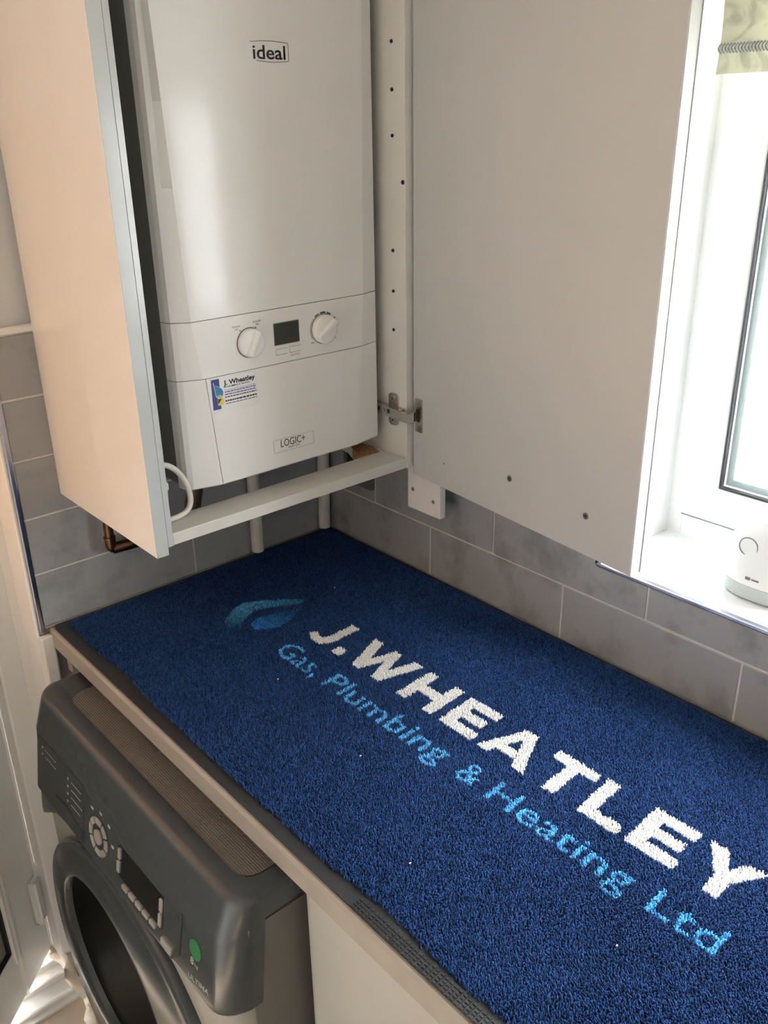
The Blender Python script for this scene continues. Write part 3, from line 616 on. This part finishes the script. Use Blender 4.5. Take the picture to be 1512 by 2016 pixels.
def outline(parent, name, u0, u1, v0, v1, r, t, m, d=0.0004):
    b = BM(); o = rrect(u0, u1, v0, v1, r); i = rrect(u0 + t, u1 - t, v0 + t, v1 - t, max(r - t, .0003)); n = len(o)
    A = [[b.verts.new(fmap(x, y, dd)) for x, y in q] for q, dd in ((o, -.0003), (o, d), (i, d), (i, -.0003))]
    for P, Q in zip(A, A[1:] + A[:1]):
        for k in range(n): b.faces.new((P[k], P[(k + 1) % n], Q[(k + 1) % n], Q[k]))
    return part(name, b, m, parent)
top = [(-.3085 + .0585 * i / 16, .8692 + .0018 * math.sin(math.pi * i / 16)) for i in range(17)]
bot = [(-.2496 - .0500 * i / 16, .8480 - .0016 * math.sin(math.pi * i / 16)) for i in range(17)]
path = top + [(-.2492, .8680), (-.2492, .8490)] + bot
b = BM()
for (ua, va), (ub, vb) in zip(path, path[1:]):
    L = math.hypot(ub - ua, vb - va); nx, ny = -(vb - va) / L * .0004, (ub - ua) / L * .0004
    prism(b, [(ua + nx, va + ny), (ub + nx, vb + ny), (ub - nx, vb - ny), (ua - nx, va - ny)], fmap, -.0003, .0004)
part('badge_outline', b, m_greyprint, boi)
text(boi, 'lettering', 'ideal', fmap, -0.3050, -0.2540, 0.8500, 0.0160, m_black, bold=0.012, label='black word ideal')
# knobs
for cx, ang, rr in ((-0.3425, 62, .0205), (-0.2107, 215, .0215)):
    cz = 0.4885
    b = BM(); loft(b, [[fmap(u, v, d) for u, v in disc(cx, cz, r, 40)] for r, d in ((rr + .0012, -.0004), (rr + .0012, .0006))]); kr_ = part('knob_rim', b, m_greyprint, cpn)
    b = BM(); loft(b, [[fmap(u, v, d) for u, v in disc(cx, cz, r, 40)] for r, d in ((rr, .0003), (rr, .007), (rr - .001, .0085), (rr - .0028, .0094))]); kn = part('knob', b, m_boiler, boi, smooth=True)
    a = R(ang); ca, sa = math.cos(a), math.sin(a)
    b = BM(); rot = lambda u, v, d: fmap(cx + u * ca - v * sa, cz + u * sa + v * ca, d)
    loft(b, [[rot(u, v, d) for u, v in rrect(-rr * .94 * k, rr * .94 * k, -.0042 * k2, .0042 * k2, .002 * k2)] for d, k, k2 in ((.009, 1, 1.25), (.0145, .97, .8), (.0155, .95, .6))]); part('grip', b, m_boiler, kn, smooth=True)
b = BM(); prism(b, rrect(-.3008, -.2553, .4763, .5090, .0008), fmap, -.0003, .0002); part('display_bezel', b, m_greyprint, cpn)
b = BM(); prism(b, rrect(-.2998, -.2563, .4773, .5080, .0006), fmap, -.0003, .0004); part('display', b, m_lcd, boi, label='small dark display')
for u0, u1 in ((-.2990, -.2795), (-.2744, -.2545)):
    b = BM(); prism(b, rrect(u0, u1 + .0008, .4622, .4712, .0004), fmap, -.0003, .0003); part('button_gap', b, m_greyprint, cpn)
    b = BM(); prism(b, rrect(u0, u1, .4632, .4710, .0004), fmap, -.0003, .0016); part('button', b, m_boiler, boi)
for s, u0, u1, v in (('BOILER', -.3690, -.3560, .5126), ('OFF', -.3655, -.3595, .5086), ('BOILER', -.3345, -.3215, .5155), ('ON', -.3300, -.3255, .5115), ('MIN', -.2345, -.2285, .4690), ('MAX', -.1940, -.1865, .4705), ('RESTART', -.2725, -.2565, .4573)):
    text(cpn, 'lettering', s, fmap, u0, u1, v, .0023, m_greyprint, d=.0002)
text(cpn, 'lettering', 'e', fmap, -.1900, -.1868, .4995, .0058, m_black, d=.0002)
for cx, cz in ((-.3570, .5072), (-.3308, .5085)):
    b = BM(); prism(b, disc(cx, cz, .0009, 10), fmap, -.0003, .0003); part('printed_dot', b, m_black, cpn)
for a0, a1, t in ((212, 135, .0006), (128, 108, .0016), (101, 78, .0020), (71, 54, .0020), (18, 2, .0020), (-3, -34, .0018)):
    b = BM(); cx, cz = -0.2107, 0.4885; n = 8; rr = .0243
    P = [(cx + (rr - t / 2) * math.cos(R(a0 + (a1 - a0) * i / n)), cz + (rr - t / 2) * math.sin(R(a0 + (a1 - a0) * i / n))) for i in range(n + 1)] + [(cx + (rr + t / 2) * math.cos(R(a1 + (a0 - a1) * i / n)), cz + (rr + t / 2) * math.sin(R(a1 + (a0 - a1) * i / n))) for i in range(n + 1)]
    prism(b, P, fmap, -.0002, .0003); part('scale_mark', b, m_black, cpn)
outline(flp, 'badge_outline', -0.3140, -0.2385, 0.3132, 0.3338, .002, .0005, m_line)
text(flp, 'lettering', 'LOGIC+', fmap, -.3008, -.2552, .3208, .0112, m_black, bold=-.004, label='dark product lettering')
text(flp, 'lettering', 'HEAT H30', fmap, -.2868, -.2662, .3165, .0026, m_greyprint)
# installer sticker
b = BM(); prism(b, rrect(-.4108, -.3340, .3960, .4462, .001), fmap, -.0002, .0003); stk = part('sticker', b, m_sticker, boi, label='white service sticker with blue band')
b = BM(); prism(b, rrect(-.4108, -.3980, .4025, .4462, .001), fmap, -.0002, .0005); part('blue_band', b, m_navy_st, stk)
DR = [(-.4075, .4415), (-.4035, .4365), (-.3990, .4345), (-.3950, .4310), (-.3930, .4262), (-.3940, .4215), (-.3972, .4188), (-.4015, .4190), (-.4048, .4225), (-.4056, .4275), (-.4062, .4335)]
b = BM(); prism(b, [(u + (u + .4) * .12, v + (v - .43) * .1) for u, v in DR], fmap, -.0002, .0006); part('drop_outline', b, m_sticker, stk)
b = BM(); prism(b, DR, fmap, -.0002, .0008); part('blue_drop', b, m_teal_st, stk)
b = BM(); prism(b, [(-.3935, .4213), (-.3972, .4188), (-.4015, .4190), (-.4045, .4222), (-.399, .4232)], fmap, -.0002, .0009); part('drop_highlight', b, m_lime_st, stk)
b = BM(); prism(b, rrect(-.4030, -.3935, .4080, .4180, .0004), fmap, -.0002, .0008); part('yellow_square', b, m_yel, stk)
b = BM(); prism(b, [(-.4024, .4100), (-.4024, .4174), (-.3965, .4174)], fmap, -.0002, .0010); part('black_triangle', b, m_black, stk)
text(stk, 'lettering', 'J. Wheatley', fmap, -.3912, -.3385, .4355, .0068, m_black, bold=.03, d=.0005)
text(stk, 'lettering', 'GAS PLUMBING & HEATING', fmap, -.3912, -.3480, .4315, .0022, m_black, bold=.01, d=.0005)
for i, (v, u1, t, mm) in enumerate(((.4280, -.3378, .00022, m_purple), (.4253, -.3378, .0008, m_purple), (.4216, -.3375, .0008, m_purple), (.4178, -.3375, .0007, m_black), (.4123, -.3375, .0011, m_black), (.4083, -.3370, .0007, m_greyprint))):
    b = BM(); u = -.3905
    rr_ = random.Random(i)
    while u < u1:
        w = (u1 - u) if i == 0 else min(rr_.uniform(.002, .006), u1 - u)
        bx(b, u, u + w, YK - .0005, YK + .0002, v - t, v + t); u += w + .0009
    part('small_print', b, mm, stk)

# ================================================================ pipes, cable, socket
def pipe_thing(name, label, cat, pts, r, m, rad=0.02, seg=16):
    return props(part(name, tube(BM(), bend(pts, rad=rad), r, seg), m, smooth=True), label, cat)
pipe_thing('white_pipe', 'white pipe rising from the worktop against the grey tiles', 'pipe', [(-.1860, -.0140, .0105), (-.1840, -.0140, .2), (-.1830, -.0140, .291)], .0118, m_pipe)
pipe_thing('white_pipe', 'white pipe in the corner where the tiled walls meet', 'pipe', [(-.0215, -.0140, .0105), (-.0170, -.0140, .17), (-.0170, -.0140, .30)], .0118, m_pipe)
cp = thing('copper_pipe', 'tarnished copper pipe with elbow under the cream cabinet panel', 'pipe', (-.44, -.08, .113))
part('tube', tube(BM(), bend([(-.3700, -.150, .2915), (-.3820, -.140, .19), (-.395, -.045, .122), (-.4810, -.0300, .1185)], rad=.03), .0100, 16), m_copper, cp, smooth=True)
part('tube', tube(BM(), bend([(-.4735, -.0300, .1185), (-.4835, -.0300, .1195), (-.4840, -.0300, .145), (-.4840, -.0300, .29)], rad=.012), .0078, 16), m_copper, cp, smooth=True)
b = BM(); tube(b, bend([(-.464, -.0300, .1185), (-.4840, -.0300, .1185), (-.4840, -.0300, .140)], rad=.012), .0092, 16); tube(b, [(-.4840, -.03, .1385), (-.4840, -.03, .1415)], .0102, 16); part('elbow', b, m_copper, cp, smooth=True)
part('sleeve', tube(BM(), bend([(-.3720, -.152, .2915), (-.3760, -.148, .245), (-.3850, -.140, .19)], rad=.03), .0135, 16), m_hose, cp, smooth=True, label='dark brown sleeve')
cab_l = thing('control_cable', 'cream cable loop hanging beside the boiler onto the base rail', 'cable', (-.48, -.28, .2575))
lp = [(-.5085, -.284, .345), (-.4990, -.284, .3428), (-.4880, -.283, .3385), (-.4760, -.282, .3280), (-.4655, -.281, .3120), (-.4600, -.281, .2960), (-.4585, -.282, .2800), (-.4620, -.283, .2690), (-.4700, -.285, .2630), (-.4820, -.287, .2610), (-.4950, -.288, .2608), (-.5090, -.288, .2612)]
part('loop', tube(BM(), bend(lp, n=3, rad=.01), .0041, 12), m_cable, cab_l, smooth=True)
part('riser', tube(BM(), [(-.5100, -.290, .345), (-.5095, -.290, .6), (-.5095, -.290, 1.05)], .0022, 8), m_cable, cab_l, smooth=True)
b = BM(); bx(b, -.5145, -.4945, -.292, -.280, .305, .318, bev=.003); bx(b, -.5145, -.503, -.288, -.283, .285, .305, bev=.002); part('clip', b, m_clear, cab_l, smooth=True)
so = thing('wall_socket', 'graphite metal wall socket on grey tiles below the cabinet', 'socket', (-.004, -.11, .124))
b = BM(); prism(b, rrect(-.1515, -.0655, .1240, .2100, .006), lambda u, v, d: (d, u, v), -.0003, -.0070); bmesh.ops.bevel(b, geom=[e for e in b.edges if all(abs(v.co.x + .007) < 1e-5 for v in e.verts)], offset=.002, segments=2, affect='EDGES'); part('face_plate', b, m_socket, so, smooth=True)
b = BM(); bx(b, -.0095, -.0066, -.1060, -.0800, .168, .190, bev=.001); part('rocker_switch', b, m_dark, so)
for z in (.148, ):
    b = BM(); bx(b, -.0073, -.0068, -.114, -.103, z - .008, z - .004); bx(b, -.0073, -.0068, -.098, -.093, z + .002, z + .012); part('pin_slot', b, m_dark, so)

# ================================================================ washing machine
wm = thing('washing_machine', 'graphite and grey front loading washing machine under the worktop', 'washing machine', (-0.37, -0.38, ZF))
MY0, MY1 = -0.680, -0.083
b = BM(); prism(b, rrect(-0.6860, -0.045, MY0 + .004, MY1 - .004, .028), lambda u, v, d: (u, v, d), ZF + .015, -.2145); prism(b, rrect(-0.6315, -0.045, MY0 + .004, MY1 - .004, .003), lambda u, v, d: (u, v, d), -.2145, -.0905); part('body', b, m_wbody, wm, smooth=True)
for x in (-.63, -.09):
    for y in (MY0 + .05, MY1 - .05):
        part('foot', tube(BM(), [(x, y, ZF), (x, y, ZF + .018)], .02, 12), m_dark, wm)
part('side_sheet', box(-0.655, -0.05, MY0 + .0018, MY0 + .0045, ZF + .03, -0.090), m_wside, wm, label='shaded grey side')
b = BM(); bx(b, -0.640, -0.045, MY0, MY1, -0.090, -0.0500, bev=0.008, seg=3); part('top_frame', b, m_grey, wm, smooth=True)
b = BM(); prism(b, rrect(-0.6370, -0.070, MY0 + .032, MY1 - .060, .025), lambda u, v, d: (u, v, d), -0.0505, -0.0492); part('lid', b, m_rib, wm, label='ribbed brown grey lid')
b = BM(); prism(b, rrect(-0.6390, -0.068, MY0 + .030, MY1 - .058, .027), lambda u, v, d: (u, v, d), -0.0506, -0.0496); part('lid_gap', b, m_dark, wm)
PROF = [(-.632, -.0900), (-.632, -.0495), (-.640, -.0492), (-.650, -.0494), (-.657, -.0503), (-.6615, -.0520), (-.6650, -.0550), (-.6675, -.0590), (-.6700, -.0650), (-.6740, -.0760), (-.6780, -.0870), (-.6815, -.0970), (-.6832, -.1025), (-.6838, -.1035), (-.7000, -.2050), (-.6995, -.2120), (-.6950, -.2145), (-.6850, -.2145)]
b = BM(); rings = []
ys = [MY0 + .0008 * 0] + [MY0 + .034 * (1 - math.cos(R(90 * i / 8))) for i in range(1, 9)] + [MY0 + .1 + (MY1 - MY0 - .2) * i / 10 for i in range(11)] + [MY1 - .034 * (1 - math.cos(R(90 * i / 8))) for i in range(8, 0, -1)] + [MY1]
for y in ys:
    t = min(y - MY0, MY1 - y); Rr = .034; k = math.sqrt(max(0, 1 - (1 - min(t / Rr, 1)) ** 2))
    left = max(0, (y - (MY1 - .14)) / .14); drop = .085 * left * left
    ring_ = []
    for x, z in PROF:
        f = max(0, min(1, (-z - .0492) / .14)); zz = z - drop * max(0, (-z - .1035) / .111)
        inset = (1 - k) * .040 * max(0.0, min(1, (-.632 - x) / .05))
        ring_.append((x + inset, y, zz - (1 - k) * .004 * (1 if z > -.06 else 0)))
    rings.append(ring_)
loft(b, rings); fas = part('control_fascia', b, m_grey, wm, smooth=True, label='glossy dark grey control fascia')
def fp(y, z, d):    # a point on the sloping control face, d proud of it
    return (-.6668 + .162 * z - d * .987, y, z + d * .16)
def fprism(name, poly, d0, d1, m, parent=wm, label=None, smooth=False):
    b = BM(); prism(b, poly, fp, d0, d1); return part(name, b, m, parent, label, smooth)
fprism('display', rrect(-.5290, -.4030, -.1820, -.1315, .002), -.0005, .0010, m_display, label='black display window')
for y0, y1, z0, z1 in ((-.4110, -.4040, -.1525, -.1365), (-.4090, -.4015, -.1760, -.1585), (-.5285, -.5210, -.1560, -.1370), (-.5270, -.5195, -.1800, -.1605)):
    fprism('button', rrect(y0, y1, z0, z1, .001), -.0005, .0026, m_silver)
for i in range(5):
    y = -.4240 - i * .0198; fprism('button', rrect(y - .0075, y + .0075, -.1945, -.1882, .001), -.0005, .0022, m_silver)
fprism('start_button', rrect(-.5550, -.5280, -.2015, -.1925, .001), -.0005, .0022, m_silver)
dc = (-.3410, -.1600)
fprism('dial_well', disc(dc[0], dc[1], .0315, 40), -.0005, .0008, m_dark)
for i in range(8):
    a0, a1 = R(90 + 45 * i - 19), R(90 + 45 * i + 19); n = 5
    P = [(dc[0] + .0295 * math.cos(a0 + (a1 - a0) * j / n), dc[1] + .0295 * math.sin(a0 + (a1 - a0) * j / n)) for j in range(n + 1)] + [(dc[0] + .0195 * math.cos(a1 + (a0 - a1) * j / n), dc[1] + .0195 * math.sin(a1 + (a0 - a1) * j / n)) for j in range(n + 1)]
    fprism('dial_key', P, .0005, .0022, m_silver if i in (0, 1, 2, 6, 7, 3) else m_print)
fprism('dial_centre', disc(dc[0], dc[1], .0115, 24), .0005, .0030, m_silver)
for (y, z) in ((-.372, -.124), (-.346, -.119), (-.318, -.126), (-.384, -.150)):
    b = BM(); prism(b, rrect(y - .004, y + .004, z - .0022, z + .0022, .001), fp, -.0004, .0004); part('programme_icon', b, m_print, fas)
fprism('badge', disc(-.6110, -.1500, .0135, 28), -.0005, .0018, m_green, label='round green badge')
text(fas, 'lettering', '8', lambda u, v, d: fp(-u, v, d), .5990, .6065, -.1775, .0100, m_print, bold=.02)
text(fas, 'lettering', 'kg', lambda u, v, d: fp(-u, v, d), .6090, .6170, -.1755, .0050, m_print)
text(fas, 'lettering', 'ULTIMA', lambda u, v, d: fp(-u, v, d), .5960, .6430, -.2020, .0068, m_print, bold=.005, slope=.18)
# detergent drawer
dd = fprism('drawer_front', rrect(-.2890, -.1180, -.2060, -.1080, .004), -.0010, .0012, m_grey, label='detergent drawer front')
b = BM(); prism(b, [(-.2870, -.2000), (-.2860, -.1850), (-.2300, -.1760), (-.1900, -.1790), (-.2300, -.1900)], fp, .0000, .0030); part('drawer_grip', b, m_grey, dd)
for i in range(4):
    z = -.124 - i * .013; rr_ = random.Random(i + 40); u = -.248
    b = BM(); prism(b, disc(-.236, z, .0022, 10), fp, .0008, .0016)
    while u > -.281: w = rr_.uniform(.003, .006); prism(b, [(u, z - .0006), (u - w, z - .0006), (u - w, z + .0006), (u, z + .0006)], fp, .0008, .0016); u -= w + .0012
    part('drawer_print', b, m_print, dd)
for i in range(2):
    z = -.122 - i * .012; u = -.150; b = BM(); prism(b, disc(-.140, z, .0020, 10), fp, .0008, .0016)
    for k in range(6): prism(b, [(u, z - .0006), (u - .0045, z - .0006), (u - .0045, z + .0006), (u, z + .0006)], fp, .0008, .0016); u -= .0072
    part('drawer_print', b, m_print, dd)
b = BM(); prism(b, [(-.5735, -.1240), (-.5765, -.1245), (-.5735, -.1880), (-.5520, -.2110), (-.5500, -.2090), (-.5690, -.1800)], fp, -.0005, .0012); part('fascia_groove', b, m_dark, wm)
# porthole door
c1, r1, c2, r2 = (-.364, -.498), .288, (-.303, -.469), .166
def ecc(f, x, N=72):
    cy, cz, rr = c1[0] + (c2[0] - c1[0]) * f, c1[1] + (c2[1] - c1[1]) * f, r1 + (r2 - r1) * f
    return [(x, cy + rr * math.cos(2 * math.pi * k / N), cz + rr * math.sin(2 * math.pi * k / N)) for k in range(N)]
b = BM(); loft(b, [ecc(0, -.684), ecc(0, -.693), ecc(.02, -.698), ecc(.06, -.7005), ecc(.12, -.7010), ecc(.20, -.7012), ecc(.24, -.7030), ecc(.80, -.7050), ecc(.92, -.7035), ecc(1.0, -.6990), ecc(1.04, -.688)], caps=False)
pd = part('door_ring', b, m_grey, wm, smooth=True, label='large grey porthole door ring')
b = BM(); loft(b, [ecc(1.0, -.690), ecc(1.08, -.6885), ecc(1.3, -.687), ecc(1.7, -.6865), ecc(2.1, -.6862)], caps=True); part('porthole_glass', b, m_glassdark, wm, smooth=True, label='dark porthole glass')
# base unit under the worktop
bu = thing('base_unit', 'white base unit with slab door beside the washing machine', 'cabinet', (-.3, -1.1, ZF))
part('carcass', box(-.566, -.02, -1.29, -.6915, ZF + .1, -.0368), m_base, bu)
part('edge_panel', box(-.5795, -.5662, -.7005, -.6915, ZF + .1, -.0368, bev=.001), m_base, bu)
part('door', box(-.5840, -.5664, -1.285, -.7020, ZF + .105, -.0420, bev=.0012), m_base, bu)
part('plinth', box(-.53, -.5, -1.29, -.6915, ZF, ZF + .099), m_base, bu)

# ================================================================ small things by window and floor
bl = thing('roman_blind', 'cream patterned roman blind with grey braid hanging in the window', 'blind', (.13, -1.26, .82))
def fold(z): return .130 + .004 * math.sin((z - .82) * 34)
b = BM(); zz = [.822 + i * .012 for i in range(27)]
loft(b, [[(fold(z), -1.835, z), (fold(z), -.688, z), (fold(z) + .0016, -.688, z), (fold(z) + .0016, -1.835, z)] for z in zz]); part('fabric', b, m_blind, bl, smooth=True)
b = BM()
for i in range(260):
    y = -.690 - i * .0044
    for s in (-1, 1): tube(b, [(.1265, y, .8508), (.1250, y - .002, .8508 + s * .0028), (.1262, y - .0045, .8508 + s * .0056)], .0012, 5)
part('braid', b, m_braid, bl)
part('head_rail', box(.12, .15, -1.835, -.688, 1.125, 1.148), m_upvc, bl)
# white gadget on the sill
gd = thing('sill_gadget', 'white rounded plastic gadget with a ring button on the sill', 'gadget', (.10, -.878, WZ0 + .001))
def sq(cx, cy, rx, ry, z, n=32, e=2.6):
    return [(cx + rx * math.copysign(abs(math.cos(2 * math.pi * k / n)) ** (2 / e), math.cos(2 * math.pi * k / n)), cy + ry * math.copysign(abs(math.sin(2 * math.pi * k / n)) ** (2 / e), math.sin(2 * math.pi * k / n)), z) for k in range(n)]
zb = WZ0 + .001
b = BM(); loft(b, [sq(.100, -.878, rx, ry, zb + h) for h, rx, ry in ((0, .040, .048), (.004, .045, .053), (.020, .047, .055), (.024, .047, .055))]); part('base', b, m_gadgrey, gd, smooth=True)
b = BM(); loft(b, [sq(.100, -.878, rx, ry, zb + h) for h, rx, ry in ((.0245, .047, .055), (.06, .046, .054), (.095, .042, .050), (.115, .034, .042), (.122, .02, .026))]); part('body', b, m_gadget, gd, smooth=True)
b = BM(); cy, cz = -.864, zb + .080
tube(b, [(.0560 + .0006, cy + .013 * math.cos(R(a)), cz + .013 * math.sin(R(a))) for a in range(0, 361, 15)], .0008, 6, caps=False); part('ring_button', b, m_greyprint, gd)
b = BM(); bx(b, .0524, .0536, -.875, -.868, zb + .034, zb + .038); bx(b, .0524, .0536, -.887, -.877, zb + .035, zb + .037); part('logo_mark', b, m_greyprint, gd)
# rumpled cloth along the reveal
b = BM(); rows_ = []
rr_ = random.Random(7)
for i in range(15):
    t = i / 14; y = -.03 + .27 * t; rg = []
    for j in range(10):
        a = math.pi * j / 9; w = .021 + .006 * math.sin(i * 1.3) + .004 * math.sin(j * 2 + i); h = .030 + .012 * math.sin(i * .9 + 1) + .006 * math.sin(j * 3 + i * 2)
        rg.append((-.6225 - w + w * math.cos(math.pi - a) * -1 * .98 - .0, y + .004 * math.sin(j * 1.7 + i), ZF + (.0242 if y > .055 else .001) + h * math.sin(a) + .0002))
    rows_.append(rg)
loft(b, rows_); props(part('floor_cloth', b, m_cloth, smooth='all'), 'rumpled cream cloth pushed along the door reveal on the floor', 'cloth')

# ================================================================ outside
struct('patio', box(-6, 3.5, .32, 9, ZF - .08, ZF - .03), m_patio, 'sunlit warm paving outside the back door', 'paving')
struct('garden_path', box(.27, 9, -6, .3, ZF - .08, ZF - .03), m_lawn, 'pale paving outside the window', 'paving')
cn = thing('sky_blocker_canopy', 'unseen canopy added over the back door to block sky light', 'canopy', (-1.1, .8, 1.25))  # added out of view to keep the high sky out of the doorway
part('roof_board', box(-2.3, 0.1, .301, .85, 1.28, 1.32), m_hose, cn)
for x in (-2.2, -1.1, 0.0): part('bracket', box(x - .03, x + .03, .301, .80, 1.20, 1.279), m_hose, cn)
fn = thing('sky_blocker_fence', 'unseen fence added beyond the back door to block low sky light', 'fence', (-1.2, 5.0, ZF - .03))  # added out of view to cover the sky near the horizon
for i in range(36): part('fence_board', box(-4.2 + i * .16, -4.05 + i * .16, 5.0, 5.02, ZF - .03, ZF + 1.8), m_patio, fn)
hd = thing('garden_hedge', 'leafy green hedge outside the window', 'hedge', (3.2, -1.5, ZF - .03))
b = BM(); rr_ = random.Random(3)
for i in range(2600):
    p = Vector((3.2 + rr_.uniform(-.25, .25), rr_.uniform(-4, 2.5), ZF + rr_.uniform(.0, 1.75))); a = Vector((rr_.gauss(0, 1), rr_.gauss(0, 1), rr_.gauss(0, 1))).normalized(); c = a.orthogonal().normalized(); s = rr_.uniform(.03, .06)
    vs = [b.verts.new(p + a * s), b.verts.new(p + c * s * .5), b.verts.new(p - a * s), b.verts.new(p - c * s * .5)]; b.faces.new(vs)
part('foliage', b, m_leafg, hd, kind='stuff')
for y in (-3.2, -1.8, -.4, 1.0): part('stem', tube(BM(), [(3.2, y, ZF - .03), (3.22, y + .03, ZF + 1.4)], [.04, .015], 8), m_hose, hd)
